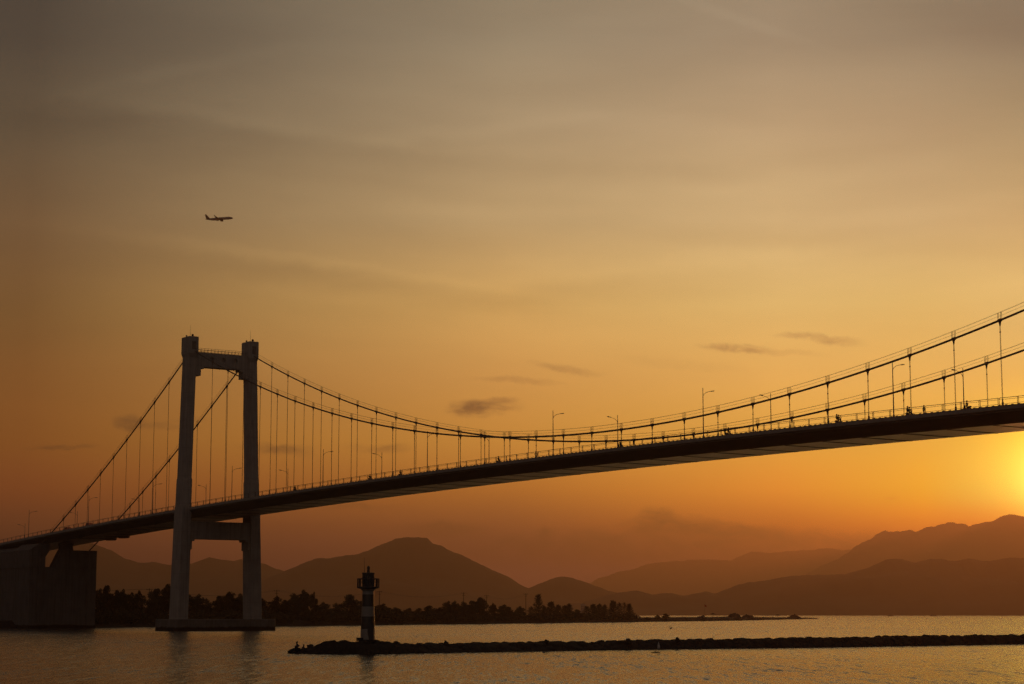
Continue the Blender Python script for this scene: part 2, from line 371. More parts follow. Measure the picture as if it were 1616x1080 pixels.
ridge('hills', [(-80, 905), (-20, 880), (40, 858), (75, 848), (100, 846), (152, 861), (175, 867.5), (195, 880), (217, 887.5), (240, 887.5), (262, 891), (285, 893), (300, 890), (330, 880.7), (350, 883), (370, 885.5), (382, 883), (400, 885), (420, 891), (445, 901), (470, 910), (520, 930)], 10500, 2300, 3.1, ext=(1500, 700))
ridge('hills', [(395, 925), (448, 900), (470, 891), (493, 882.5), (520, 880), (563, 874), (585, 866), (600, 860), (623, 850), (641, 846), (660, 846.5), (673, 849), (682, 857), (697, 861), (719, 873.5), (745, 884), (768, 893.5), (790, 902), (806, 912), (820, 922.5), (834, 926), (851, 921), (870, 914), (890, 910), (905, 912), (920, 918), (938, 924), (957, 931), (979, 937), (1000, 945)], 8800, 1500, 7.7, ext=(300, 300))
ridge('hills', [(940, 945), (960, 938), (980, 934.7), (1006, 932.5), (1031, 938), (1050, 935), (1062, 934.7), (1082, 939), (1100, 936), (1115, 934), (1131, 938), (1150, 929), (1168, 921), (1185, 917.5), (1211, 915.5), (1245, 909.6), (1300, 908), (1330, 905), (1362, 899), (1385, 891), (1403, 885), (1424, 884), (1445, 890), (1469, 882), (1490, 885.5), (1507, 887), (1527, 882), (1560, 884), (1590, 881), (1616, 882), (1680, 874), (1760, 886), (1900, 870)], 7400, 1300, 12.3, ext=(200, 1500))
ridge('hills', [(1290, 905), (1310, 890), (1330, 878), (1346, 868), (1362, 858), (1382, 846), (1399, 837.5), (1418, 835.5), (1436, 834.4), (1449, 838), (1462, 835), (1478, 831.5), (1498, 825.5), (1519, 824.5), (1531, 830.5), (1542, 827), (1552, 823.5), (1564, 823.5), (1578, 815), (1593, 810), (1609, 811.5), (1620, 815), (1650, 822), (1700, 829), (1780, 842), (1900, 850)], 17500, 2600, 21.9, jag=2.2, ext=(600, 3000))
ridge('hills', [(900, 930), (935, 919), (950, 912), (991, 899.5), (1030, 890), (1053, 888), (1085, 885.5), (1115, 885), (1156, 885), (1175, 876), (1189, 871.5), (1218, 874), (1250, 868), (1280, 864.5), (1310, 866), (1337, 869), (1380, 862), (1450, 872)], 25500, 3200, 31.3, jag=1.5, ext=(900, 2500))

# ------------------------------------------------------------------ suspension bridge (local x along the deck, y across it, z up)
TH = .6001; W = 18.86; ST = -43.93; MID = 158.42
bridge = empty('suspension_bridge', (-68.22, 524.97, 0), TH - math.pi / 2)
tag(bridge, 'long suspension bridge with pale concrete portal tower crossing the bay', 'bridge')
BU = Vector((math.sin(TH), -math.cos(TH), 0)); BV = Vector((math.cos(TH), math.sin(TH), 0))
def B(s, o, z): return Vector((-68.22, 524.97, 0)) + BU * s + BV * o + Vector((0, 0, z))
def zdeck(s): return 37.95 - 6.1e-5 * (s - 185) ** 2
def zcab(s):
    if s > 2 * MID - ST: s = 2 * MID - s
    if s >= ST: return 41.666 + .000959 * (s - MID) ** 2
    p = [(-43.93, 80.95), (-99.5, 53.05), (-158.9, 27.7)]
    r = 0
    for i, (a, za) in enumerate(p):
        t = za
        for j, (b, _) in enumerate(p):
            if j != i: t *= (s - b) / (a - b)
        r += t
    return r
S0, S1 = -330, 560
stations = [S0 + (S1 - S0) * i / 178 for i in range(179)]
# deck: steel box girder
prof = [(-.75, -.16), (W + .75, -.16), (W + .75, -.95), (W - 3.2, -2.45), (3.2, -2.45), (-.75, -.95)]
mb = MB(); mb.loft([[(s, o, zdeck(s) + z) for o, z in prof] for s in stations])
deck = mb.build('deck', M['girder'], bridge)
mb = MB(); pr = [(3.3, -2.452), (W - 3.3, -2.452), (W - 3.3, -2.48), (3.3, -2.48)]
mb.loft([[(s, o, zdeck(s) + z) for o, z in pr] for s in stations]); mb.build('soffit', M['soffit'], deck)  # thin sheet under the girder, coloured as if lit from below
mb = MB()
for k in range(-14, 56):
    s = k * 10 + 5; z = zdeck(s)
    mb.box((s, W / 2, z - 2.5), (.8, W - 7.0, .06))
mb.build('soffit_rib', M['girder'], deck)
mb = MB(); pr = [(.6, -.158), (W - .6, -.158), (W - .6, -.1), (.6, -.1)]
mb.loft([[(s, o, zdeck(s) + z) for o, z in pr] for s in stations]); mb.build('carriageway', M['asphalt'], deck)
for o in (-.95, W + .95):
    mb = MB(); pr = [(o - .22, .06), (o + .5 if o < 0 else o + .22, .06), (o + .5 if o < 0 else o + .22, -.62), (o - .22, -.62)]
    if o > 0: pr = [(o - .5, .06), (o + .22, .06), (o + .22, -.62), (o - .5, -.62)]
    mb.loft([[(s, y, zdeck(s) + z) for y, z in pr] for s in stations]); mb.build('edge_beam', M['edge'], deck)
for s in (-134., -123.5):
    mb = MB(); mb.box((s, W - 4.4, zdeck(s) - 2.72), (4.4, 2.2, .44)); mb.box((s, W - 4.4, zdeck(s) - 3.02), (3.6, 2.0, .16))
    mb.build('maintenance_gantry', M['steel'], bridge)
# railings
def railing(o, posts):
    mb = MB()
    for h, r in ((1.28, .045), (1.02, .028), (.3, .03)):
        mb.tube([(s, o, zdeck(s) + h) for s in stations], r, 6)
    s = -200.
    while s < 330:
        mb.box((s, o, zdeck(s) + .12), (.5, .08, .12)); s += 1.33
    rl = mb.build('railing', M['steel'], bridge)
    def post(s):
        m_ = MB(); m_.box((s - .13, o, zdeck(s) + .66), (.05, .08, 1.24)); m_.box((s + .13, o, zdeck(s) + .66), (.05, .08, 1.24)); return m_
    if posts:
        s = -132.
        for k in range(100): post(s + k * 4.).build('railing_post', M['steel'], rl)
        rest = MB(); s -= 4
        while s > S0: rest.add(post(s).v, post(s).f); s -= 4.
        s = -132 + 400
        while s < S1: rest.add(post(s).v, post(s).f); s += 4
        r_ = rest.build('railing_posts', M['steel'], rl); r_['kind'] = 'stuff'
    else:
        rest = MB(); s = S0
        while s < S1: q = post(s); rest.add(q.v, q.f); s += 4.
        r_ = rest.build('railing_posts', M['steel'], rl); r_['kind'] = 'stuff'
railing(-.95, True); railing(W + .95, False)
# main cables with hand ropes
mainst = [ST + 1.5 * i for i in range(360)]; sidest = [ST - 3 * i for i in range(46)]
for o in (0, W):
    mb = MB(); pts = [(s, o, zcab(s)) for s in reversed(sidest)] + [(s, o, zcab(s)) for s in mainst[1:]]
    mb.tube(pts, .19, 8); mc = mb.build('main_cable', M['cable'], bridge, True)
    for dy in (-.13, .13):
        mb = MB(); mb.tube([(s, o + dy, zcab(s) + 1.28) for s in list(reversed(sidest))[5:-1] + mainst[2:]], .018, 4)
        mb.tube([(s, o + dy, zcab(s) + .72) for s in list(reversed(sidest))[5:-1] + mainst[2:]], .011, 4)
        mb.build('hand_rope', M['rope'], mc)
# hangers
def hanger(s, o):
    zc, zd = zcab(s), zdeck(s); L = zc - zd
    sl_ = (zcab(s + .5) - zcab(s - .5))
    g = MB()
    for dx in (-.07, .07): g.tube([(s + dx, o, zc - min(.95, L * .3)), (s + dx, o, zd + .5)], .034, 5)
    g.box((s, o, zc - min(1.9, L * .5)), (.24, .1, .18))
    h = g.build('hanger', M['rope'], bridge)
    b = MB(); d = Vector((1, 0, sl_)).normalized()
    c = Vector((s, o, zc)); b.tube([c - d * .36, c - d * .3, c + d * .3, c + d * .36], [.2, .28, .28, .2], 10)
    q = min(.95, max(.35, L * .35))
    b.loft([[(s - .3, o - .07, zc - .1), (s + .3, o - .07, zc - .1), (s + .3, o + .07, zc - .1), (s - .3, o + .07, zc - .1)],
            [(s - .18, o - .06, zc - .45), (s + .18, o - .06, zc - .45), (s + .18, o + .06, zc - .45), (s - .18, o + .06, zc - .45)],
            [(s - .09, o - .05, zc - q), (s + .09, o - .05, zc - q), (s + .09, o + .05, zc - q), (s - .09, o + .05, zc - q)]])
    for dx in (-.3, .3):
        for dy in (-.13, .13): b.box((s + dx, o + dy, zc + dx * sl_ + .66), (.05, .05, 1.3))
        b.box((s + dx, o, zc + dx * sl_ + .12), (.06, .34, .08))
    b.build('cable_band', M['cable'], h)
    k = MB(); k.box((s, o, zd + .36), (.26, .2, .75)); k.box((s, o, zd + .95), (.15, .12, .5)); k.box((s, o - .2, zd + .08), (.5, .4, .2)); k.build('hanger_socket', M['steel'], h)
for o in (0, W):
    for k in range(-3, 35): hanger(k * 10., o)
    for j in range(9): hanger(-59.3 - 10.0 * j, o)
# tower
def oc(z, far): return (W - .2 + 2.4 * (84.4 - z) / 81) if far else (-.6 - 1.7 * (84.4 - z) / 81)
ST2 = 2 * MID - ST
def leg(far, ST):
    zD = zdeck(ST)
    L = [(3.2, 5.7, 3.4), (zD + .35, 5.35, 3.1)]
    mb = MB(); mb.loft([crect(ST, oc(z, far), z, a, b, .15) for z, a, b in L])
    mb.loft([crect(ST, oc(z, far), z, a, b, .15) for z, a, b in ((zD + .35, 4.8, 2.9), (zD + 8, 4.75, 2.85), (zD + 8.6, 4.45, 2.7))])
    mb.loft([crect(ST, oc(z, far), z, a, b, .15) for z, a, b in ((zD + 8.6, 4.4, 2.65), (79.2, 4.25, 2.55))])
    lg = mb.build('tower_leg', M['concrete'], bridge)
    cp = MB(); cy = oc(82, far)
    cp.loft([crect(ST, cy, z, a, b, .15) for z, a, b in ((78.3, 4.27, 2.57), (79.5, 5.3, 3.1), (84.25, 5.3, 3.1), (84.4, 5.1, 2.9))])
    cap = cp.build('leg_cap', M['concrete'], lg)
    v = MB(); v.box((ST + 2.66, cy, 81.7), (.06, .9, 2.2)); v.box((ST + 2.71, cy - .52, 81.7), (.1, .14, 2.4)); v.box((ST + 2.71, cy + .52, 81.7), (.1, .14, 2.4)); v.box((ST + 2.71, cy, 82.9), (.1, 1.18, .14))
    v.build('cap_door', M['girder'], lg)
    a_ = MB(); a_.tube([(ST + .2, cy - .1, 84.35), (ST + .2, cy - .1, 87.9)], [.05, .02], 6); a_.build('lightning_rod', M['steel'], lg)
    for dx, dy, r in ((-1.3, -.6, .26), (1.2, .2, .36)):
        a_ = MB(); a_.tube([(ST + dx, cy + dy, 84.3), (ST + dx, cy + dy, 84.65)], .12, 8); a_.ball((ST + dx, cy + dy, 84.9), r); a_.build('warning_light', M['dark'], lg)
    return lg
for q in (ST, ST2): leg(False, q); leg(True, q)
def beam(name, z0, z1, t, steps, mats, ST=ST):
    a, b = oc((z0 + z1) / 2, False) + 1.1, oc((z0 + z1) / 2, True) - 1.1
    out = [(a, z1), (b, z1)]
    lo = [(a, steps[-1][1])]
    for d, z in reversed(steps): lo += [(a + d, z)] if not lo else []
    left = []; zz = z0
    left = [(a, steps[-1][1])]
    for i in range(len(steps) - 1, -1, -1):
        d, z = steps[i]; nz = steps[i - 1][1] if i else z0
        left += [(a + d, z), (a + d, nz)]
    right = [(b - (y - a), z) for y, z in reversed(left)]
    poly = [(a, z1)] + left + right + [(b, z1)]
    mb = MB(); mb.loft([[(ST + x, y, z) for y, z in poly] for x in (-t / 2, t / 2)])
    return mb.build(name, mats, bridge)
ub = beam('upper_crossbeam', 75.8, 80.1, 3.0, [(2.9, 75.3), (1.9, 73.2)], M['concrete'])
cut = MB()
for y in (5.65, 9.43, 13.3):
    cut.tube([(ST - 1.8, y, 78.2), (ST - .9, y, 78.2)], .7, 20); cut.tube([(ST + .9, y, 78.2), (ST + 1.8, y, 78.2)], .7, 20)
co_ = cut.build('cutter', M['dark'], bridge)
bo = ub.modifiers.new('b', 'BOOLEAN'); bo.operation = 'DIFFERENCE'; bo.object = co_; bo.solver = 'EXACT'
bpy.context.view_layer.update()
nm = bpy.data.meshes.new_from_object(ub.evaluated_get(bpy.context.evaluated_depsgraph_get())); ub.modifiers.clear(); ub.data = nm
bpy.data.objects.remove(co_)
mb = MB()
for x in (-1.4, 1.4):
    for h in (1.15, .6): mb.tube([(ST + x, 1.0, 80.1 + h), (ST + x, W - 1.0, 80.1 + h)], .04, 6)
    y = 1.2
    while y < W - 1: mb.box((ST + x, y, 80.68), (.07, .07, 1.18)); y += 1.1
mb.build('beam_railing', M['steel'], ub)
for q in (ST, ST2): beam('lower_crossbeam', 26.0, 31.0, 4.4, [(1.8, 25.4), (1.0, 23.0)], M['concrete'], q)
beam('upper_crossbeam', 75.8, 80.1, 3.0, [(2.9, 75.3), (1.9, 73.2)], M['concrete'], ST2)
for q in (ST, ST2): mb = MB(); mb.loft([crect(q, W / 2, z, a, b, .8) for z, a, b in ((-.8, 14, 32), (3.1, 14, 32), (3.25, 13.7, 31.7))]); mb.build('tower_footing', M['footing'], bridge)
# anchorage
SA = -157
mb = MB()
mb.box((SA - 37, W / 2 - 1.9, 9.6), (74, 23.4, 21.4))
def slab(poly, s0, s1): mb.loft([[(s, o, z) for o, z in poly] for s in (s0, s1)])
slab([(-4.5, 20), (1.0, 20), (1.0, 23.6), (2.5, 25.9), (2.5, 28.0), (-1.2, 28.0), (-4.5, 25.9)], SA - 16, SA + .2)
slab([(3.6, 20), (19.15, 20), (19.15, 25.95), (6.5, 25.95)], SA - 3.5, SA + .2)
slab([(-4.45, 20), (.95, 20), (.95, 27.4), (-4.45, 25.8)], SA - 73.5, SA - 16.01)
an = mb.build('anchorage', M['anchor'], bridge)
mb = MB(); mb.loft([crect(SA - 1.8, 8.8, z, 3, b, .2) for z, b in ((25.9, 4.4), (27.2, 4.0), (28.4, 4.6))]); mb.build('bearing_pier', M['anchor'], an)
for oy, wy in ((-1.0, .7), (16.1, .5)): mb = MB(); mb.box((SA + .32, oy, 12.9), (.24, wy, 24.6)); mb.build('anchor_rib', M['anchor'], an)

# ------------------------------------------------------------------ street lamps on the deck
def lamp_proto():
    r = empty('street_lamp')
    mb = MB(); mb.tube([(0, 0, 0), (0, 0, .7)], .17, 8); mb.tube([(0, 0, .6), (0, 0, 10.0)], [.11, .06], 8); mb.build('pole', M['lamp'], r)
    mb = MB(); mb.tube([(0, 0, 8.35), (0, .25, 8.75), (0, .8, 9.15), (0, 1.6, 9.38), (0, 2.3, 9.5)], [.055, .05, .045, .04, .04], 6); mb.build('arm', M['lamp'], r)
    mb = MB(); mb.loft([[(x * w_, 1.95 + u, 9.42 + u * .14 + z * hh) for x, z in ((-1, 0), (-.7, 1), (.7, 1), (1, 0), (.7, -.6), (-.7, -.6))] for u, w_, hh in ((0, .06, .05), (.15, .14, .1), (.75, .15, .1), (.95, .06, .04))]); mb.build('lamp_head', M['lamp'], r)
    return r
LS = [-222.9, -172.7, -120.1, -70.5, -17.7, 34.3, 84.6, 135.2, 184.8, 235.2]
ordn = ['first', 'second', 'third', 'fourth', 'fifth', 'sixth', 'seventh', 'eighth', 'ninth', 'tenth']
lp = lamp_proto(); first = True
for side, oo, rz in (('near', .75, 0), ('far', W - .75, math.pi)):
    lst = LS[1:] if side == 'near' else LS
    for i, s in enumerate(lst):
        o = lp if first else copy_tree(lp); first = False
        o.location = B(s, oo, zdeck(s) - .1); o.rotation_euler = (0, 0, TH - math.pi / 2 + rz)
        tag(o, '%s from left of the bridge lamps whose arm points %s' % (ordn[i], 'right' if side == 'near' else 'left'), 'street lamp', 'street lamps along the bridge deck')

# ------------------------------------------------------------------ riders, walkers and cars on the deck
def scooter_proto():
    r = empty('motor_scooter')
    for x in (-.62, .62):
        mb = MB(); pts = [(x + .25 * math.cos(a), 0, .3 + .25 * math.sin(a)) for a in [2 * math.pi * i / 16 for i in range(17)]]
        mb.tube(pts, .06, 8); mb.tube([(x, -.05, .3), (x, .05, .3)], .17, 12); mb.build('wheel', M['tyre'], r)
    mb = MB()
    mb.loft([[(x, y * w_, z + q * h_) for y, q in ((-1, -1), (1, -1), (1, 1), (-1, 1))] for x, z, w_, h_ in ((-.95, .72, .06, .05), (-.7, .66, .13, .14), (-.3, .58, .15, .18), (.05, .42, .14, .1), (.25, .38, .12, .06), (.42, .55, .12, .12), (.5, .85, .13, .16), (.46, .98, .06, .06))])
    mb.tube([(.6, 0, .35), (.48, 0, .9), (.42, 0, 1.02)], .04, 8); mb.box((.64, 0, .58), (.4, .13, .05)); mb.build('body', M['bike'], r)
    mb = MB(); mb.loft([[(x, y * .13, z + q * .05) for y, q in ((-1, -1), (1, -1), (.8, 1), (-.8, 1))] for x, z in ((-.75, .82), (-.4, .8), (.02, .74))]); mb.build('saddle', M['tyre'], r)
    mb = MB(); mb.tube([(.34, -.34, 1.06), (.42, -.1, 1.02), (.42, .1, 1.02), (.34, .34, 1.06)], .022, 6)
    for y in (-.26, .26): mb.tube([(.4, y, 1.05), (.44, y * 1.2, 1.22)], .01, 4); mb.ball((.44, y * 1.2, 1.25), .06, (.3, 1, .7))
    mb.build('handlebar', M['tyre'], r)
    return r
def seated(x=0, hands=(.34, .3, 1.08), feet=(.2, .13, .42), hip=.9, lean=.12):
    J = [(x - .18, 0, hip)]; E = []; Rr = [.15]
    def ch(i, p, r): J.append(p); Rr.append(r); E.append((i, len(J) - 1)); return len(J) - 1
    sp = ch(0, (x - .16 + lean * .4, 0, hip + .26), .15); c_ = ch(sp, (x - .16 + lean, 0, hip + .48), .14)
    n_ = ch(c_, (x - .14 + lean, 0, hip + .62), .06); h = ch(n_, (x - .11 + lean, 0, hip + .74), .10); ch(h, (x - .10 + lean, 0, hip + .84), .085)
    for s in (-1, 1):
        k = ch(0, (x + .26, s * .15, hip + .0), .075); a = ch(k, (x + .2, s * feet[1], feet[2] + .06), .05); ch(a, (x + .36, s * feet[1], feet[2]), .04)
        sh = ch(c_, (x - .15 + lean, s * .2, hip + .45), .065); el_ = ch(sh, (x + .02, s * .28, hip + .22), .045); ha = ch(el_, (x + hands[0], s * hands[1], hands[2]), .035); ch(ha, (x + hands[0] + .07, s * hands[1], hands[2] - .03), .03)
    return J, E, Rr
def rider_proto():
    r = empty('person'); J, E, Rr = seated()
    skin_person('body', J, E, Rr, M['cloth'], r)
    mb = MB(); mb.ball((-.0, 0, 1.7), .145, (1.05, .95, 1)); mb.build('helmet', M['helmet'], r, True)
    return r
def walker_proto():
    r = empty('person')
    J = [(0, 0, .9)]; E = []; Rr = [.14]
    def ch(i, p, q): J.append(p); Rr.append(q); E.append((i, len(J) - 1)); return len(J) - 1
    sp = ch(0, (.01, 0, 1.15), .13); c_ = ch(sp, (.0, 0, 1.36), .14); n_ = ch(c_, (.0, 0, 1.5), .055); h = ch(n_, (.03, 0, 1.6), .1); ch(h, (.03, 0, 1.7), .085)
    for s in (-1, 1):
        k = ch(0, (.12 * s, s * .1, .48), .07); a = ch(k, (.16 * s - .06, s * .1, .08), .045); ch(a, (.16 * s + .1, s * .1, .04), .04)
        sh = ch(c_, (0, s * .2, 1.4), .06); e = ch(sh, (-.1 * s, s * .26, 1.12), .045); ha = ch(e, (-.02 * s, s * .26, .86), .035); ch(ha, (.0, s * .26, .78), .03)
    skin_person('body', J, E, Rr, M['cloth'], r)
    mb = MB(); mb.ball((.015, 0, 1.68), .115, (1.05, 1, 1)); mb.build('hair', M['dark'], r, True)
    return r
sp0 = scooter_proto(); rp0 = rider_proto(); RB = TH - math.pi / 2
BK = [(19, 1, 'right of the tower, first on the main span'), (57.8, 1, 'left of the fourth right-armed lamp past the tower'), (72.2, 1, 'just left of the lamp with a pale arm left of mid span'),
      (114.2, 1, 'left of the cables\' low point'), (158.4, -1, 'behind the left-armed lamp at mid span'), (191.9, 1, 'just right of the tall lamp past mid span'),
      (199.5, -1, 'left of the left-armed lamp third from the right'), (221.6, 1, 'between the two rightmost hanger groups'), (238.7, 1, 'just right of the rightmost right-armed lamp'), (251.6, -1, 'at the right end of the railing, rightmost')]
BK = [(19, 1, 'first scooter right of the tower'), (57.8, 1, 'second scooter right of the tower'), (72.2, 1, 'third scooter right of the tower'),
      (114.2, 1, 'fourth scooter from the tower, left of mid span'), (158.4, -1, 'fifth scooter from the tower, below a left-armed lamp'), (191.9, 1, 'sixth scooter from the tower'),
      (221.6, 1, 'third scooter from the picture\'s right'), (238.7, 1, 'second scooter from the picture\'s right'), (251.6, -1, 'rightmost scooter')]
for i, (s, d, t) in enumerate(BK):
    b_ = sp0 if i == 0 else copy_tree(sp0); p_ = rp0 if i == 0 else copy_tree(rp0)
    for q in (b_, p_): q.location = B(s, .9, zdeck(s) - .1); q.rotation_euler = (0, 0, RB + (0 if d > 0 else math.pi))
    tag(b_, 'dark motor scooter on the bridge deck, ' + t, 'scooter', 'scooters on the bridge deck')
    tag(p_, 'helmeted person in dark clothes riding the ' + t, 'person', 'riders on the bridge deck')
    if s in (221.6, 238.7):
        k = copy_tree(rp0); k.location = B(s - .42 * d, .9, zdeck(s) + .04); k.rotation_euler = (0, 0, RB + (0 if d > 0 else math.pi))
        tag(k, 'passenger sitting behind the rider of the ' + t, 'person', 'pillion passengers on the bridge deck')
wp = walker_proto()
for i, (s, t) in enumerate([(163.4, 'walking by the railing at mid span'), (242.4, 'walking by the railing behind the last scooters on the right'), (129.2, 'standing beside a hanger left of mid span')]):
    o = wp if i == 0 else copy_tree(wp); o.location = B(s, .5, zdeck(s) - .1); o.rotation_euler = (0, 0, RB + i * 1.3)
    tag(o, 'person in dark clothes ' + t, 'person', 'walkers on the bridge deck')
def car_proto():
    r = empty('car')
    mb = MB(); sec = [(-2.0, .45, .85, .72), (-1.95, .35, .95, .8), (-1.2, .3, 1.0, .84), (1.0, .3, .98, .84), (1.7, .32, .85, .8), (1.98, .42, .68, .66)]
    mb.loft([[(x, -w_, z0), (x, w_, z0), (x, w_, z1 - .12), (x, w_ * .9, z1), (x, -w_ * .9, z1), (x, -w_, z1 - .12)] for x, z0, z1, w_ in sec])
    mb.loft([[(x, -w_, .9), (x, w_, .9), (x, w_ * k, zt), (x, -w_ * k, zt)] for x, zt, w_, k in ((-1.9, .98, .78, .97), (-1.5, 1.46, .78, .82), (.1, 1.5, .78, .82), (.95, .98, .78, .97))])
    mb.build('body', M['orange'], r)
    for y in (-1, 1):
        mb = MB(); mb.loft([[(x, y * (.775 - (z - .95) * .27) + y * d_, z) for x, z in ((-1.45, 1.0), (-1.25, 1.36), (.05, 1.4), (.62, 1.0))] for d_ in (0, .02)]); mb.build('window', M['glass'], r)
        for x in (-1.25, 1.25):
            mb = MB(); mb.tube([(x, y * .66, .31), (x, y * .86, .31)], .31, 16); wh = mb.build('wheel', M['tyre'], r)
            mb = MB(); mb.tube([(x, y * .85, .31), (x, y * .875, .31)], .19, 12); mb.build('rim', M['lamp'], wh)
    return r
cp0 = car_proto()
for i, (s, t) in enumerate([(-139.5, 'at the foot of the near cable'), (-121.5, 'right of the other one')]):
    o = cp0 if i == 0 else copy_tree(cp0); o.location = B(s, 1.9, zdeck(s) - .1); o.rotation_euler = (0, 0, RB)
    tag(o, 'orange red car behind the bridge railing ' + t, 'car', 'cars on the bridge side span')

# ------------------------------------------------------------------ breakwater
JF = [(-26.7, 237.2), (-24.6, 235.4), (-17.0, 233), (-5.4, 243), (17, 262.9), (45.1, 279.7), (80.2, 308.9), (125, 343), (230, 424)]
def breakwater():
    P = [Vector(p) for p in JF]; seg = [(b - a).length for a, b in zip(P, P[1:])]; tot = sum(seg)
    def along(t):
        for a, b, l in zip(P, P[1:], seg):
            if t <= l: d = (b - a) / l; return a + d * t, d
            t -= l
        return P[-1], (P[-1] - P[-2]).normalized()
    D = (Vector((125, 343)) - Vector((-17, 233))).normalized(); N = Vector((-D.y, D.x))
    nu, nv = 2700, 44; Wd = 8.2
    rr = random.Random(5); cells = {}
    for k in range(18000):
        t = rr.uniform(0, tot); v = rr.uniform(-.4, Wd); r = rr.choice((.18, .2, .22, .25, .3, .3, .35, .4, .45, .5, .6, .75)); cells.setdefault(int(t), []).append((t, v, r, rr.uniform(-.55, .6), rr.uniform(-.5, .5), rr.uniform(-.5, .5)))
    vs = []; fs = []
    for i in range(nu):
        t = tot * i / (nu - 1); p, d = along(t)
        tipf = min(1, t / 22); top = (1.3 if t < 16 else max(.92, 1.3 - (t - 16) * .35))  + .34 * min(1, max(0, (t - 40) / 70))
        tk = min(1, max(.1, (t - 1.2) / 5.0)); top *= tk
        gap = 1 - .5 * math.exp(-((t - 52.2) / 1.1) ** 2) - .45 * math.exp(-((t - 121.5) / 1.3) ** 2)
        for j in range(nv):
            v = Wd * j / (nv - 1); y = abs(v - Wd / 2) / (Wd / 2)
            base = top * gap * (1.0 if y < .42 else max(-.15, 1 - ((y - .42) / .58) ** 1.2 * 1.12))
            h = base - .34
            for c in (int(t) - 1, int(t), int(t) + 1):
                for (ct, cv, r, dz, ax, ay) in cells.get(c, ()):
                    du, dv = t - ct, v - cv
                    q = abs(du) ** 3 + abs(dv) ** 3
                    if q < r ** 3:
                        z = base - .34 + (r * .62 * (1 - q / r ** 3) ** .3) * (.35 + .65 * tk) + dz * (.12 + .16 * r) + du * ax * .35 + dv * ay * .35
                        if z > h: h = z
            if j in (0, nv - 1): h = -.4
            if i in (0, nu - 1): h = -.4
            q = p + N * v * (.10 + .90 * tipf)
            vs.append((q.x, q.y, h))
    for i in range(nu - 1):
        for j in range(nv - 1):
            a = i * nv + j; fs.append((a, a + nv, a + nv + 1, a + 1))
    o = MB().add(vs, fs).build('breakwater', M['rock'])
    tag(o, 'long low breakwater of dark rubble stone running right from the lighthouse', 'breakwater')
    return D, N
JD, JN = breakwater()
def boulder(p, r, sc_, label, seed):
    bm = bmesh.new(); bmesh.ops.create_icosphere(bm, subdivisions=2, radius=r)
    for v in bm.verts:
        n = noise.noise(v.co / r * 1.1 + Vector((seed, seed * 2, 0))); v.co *= 1 + .55 * n
        v.co = Vector((v.co.x * sc_[0], v.co.y * sc_[1], v.co.z * sc_[2]))
    me = bpy.data.meshes.new('boulder'); bm.to_mesh(me); bm.free(); me.materials.append(M['rock'])
    o = bpy.data.objects.new('boulder', me); C.objects.link(o); o.location = p
    tag(o, label, 'boulder', 'loose boulders on the breakwater')
boulder((-25.9, 237.6, .22), .62, (1.5, 1, .7), 'low dark boulder at the left tip of the breakwater, under the sitting person', 1.)
boulder((at_px(992, 1013, 262)), .55, (1, 1, .8), 'squarish dark boulder standing just right of the dip in the breakwater', 3.)
boulder((at_px(1069, 1010.5, 266)), .32, (1, 1, 1.3), 'pointed dark boulder on the breakwater crest above the pale marker', 5.)
boulder((at_px(513, 1017.5, 237)), .5, (1.2, 1, .8), 'rounded dark boulder on the breakwater between sitting person and lighthouse', 7.)
boulder((at_px(490, 1021.5, 237.5)), .4, (1.1, 1, .9), 'small dark boulder on the breakwater just right of the crouching person', 8.)
boulder((at_px(704, 1015, 245)), .3, (1, 1, 1), 'small dark boulder on the breakwater crest left of its middle', 9.)
boulder((at_px(863, 1013.5, 254)), .3, (1, 1, 1), 'small dark boulder on the breakwater crest left of the dip', 10.)

# people on the tip of the breakwater
def sitter(loc, rz, label, k=1.0):
    r = empty('person', loc, rz); J, E, Rr = seated(0, (.3, .1, .5), (.42, .12, .05), .22, .2)
    J = [list(j) for j in J]
    for a in (6, 13): J[a][2] = .56; J[a][0] = .22
    skin_person('body', [tuple(j) for j in J], E, [q * 1.3 for q in Rr], M['cloth'], r)
    mb = MB(); mb.ball((.07, 0, 1.01), .118, (1.05, 1, 1)); mb.build('hair', M['dark'], r, True)
    r.scale = (k, k, k); tag(r, label, 'person'); return r
p1 = at_px(469.3, 1027.5, 236.9); sitter(p1, math.pi * .95, 'person in dark clothes sitting with knees drawn up on the breakwater tip', 1.02)
p2 = at_px(478.5, 1027.5, 237.9); sitter(p2 + Vector((0, 0, -.1)), .3, 'second person crouching lower among the rocks right of the sitting one', .8)

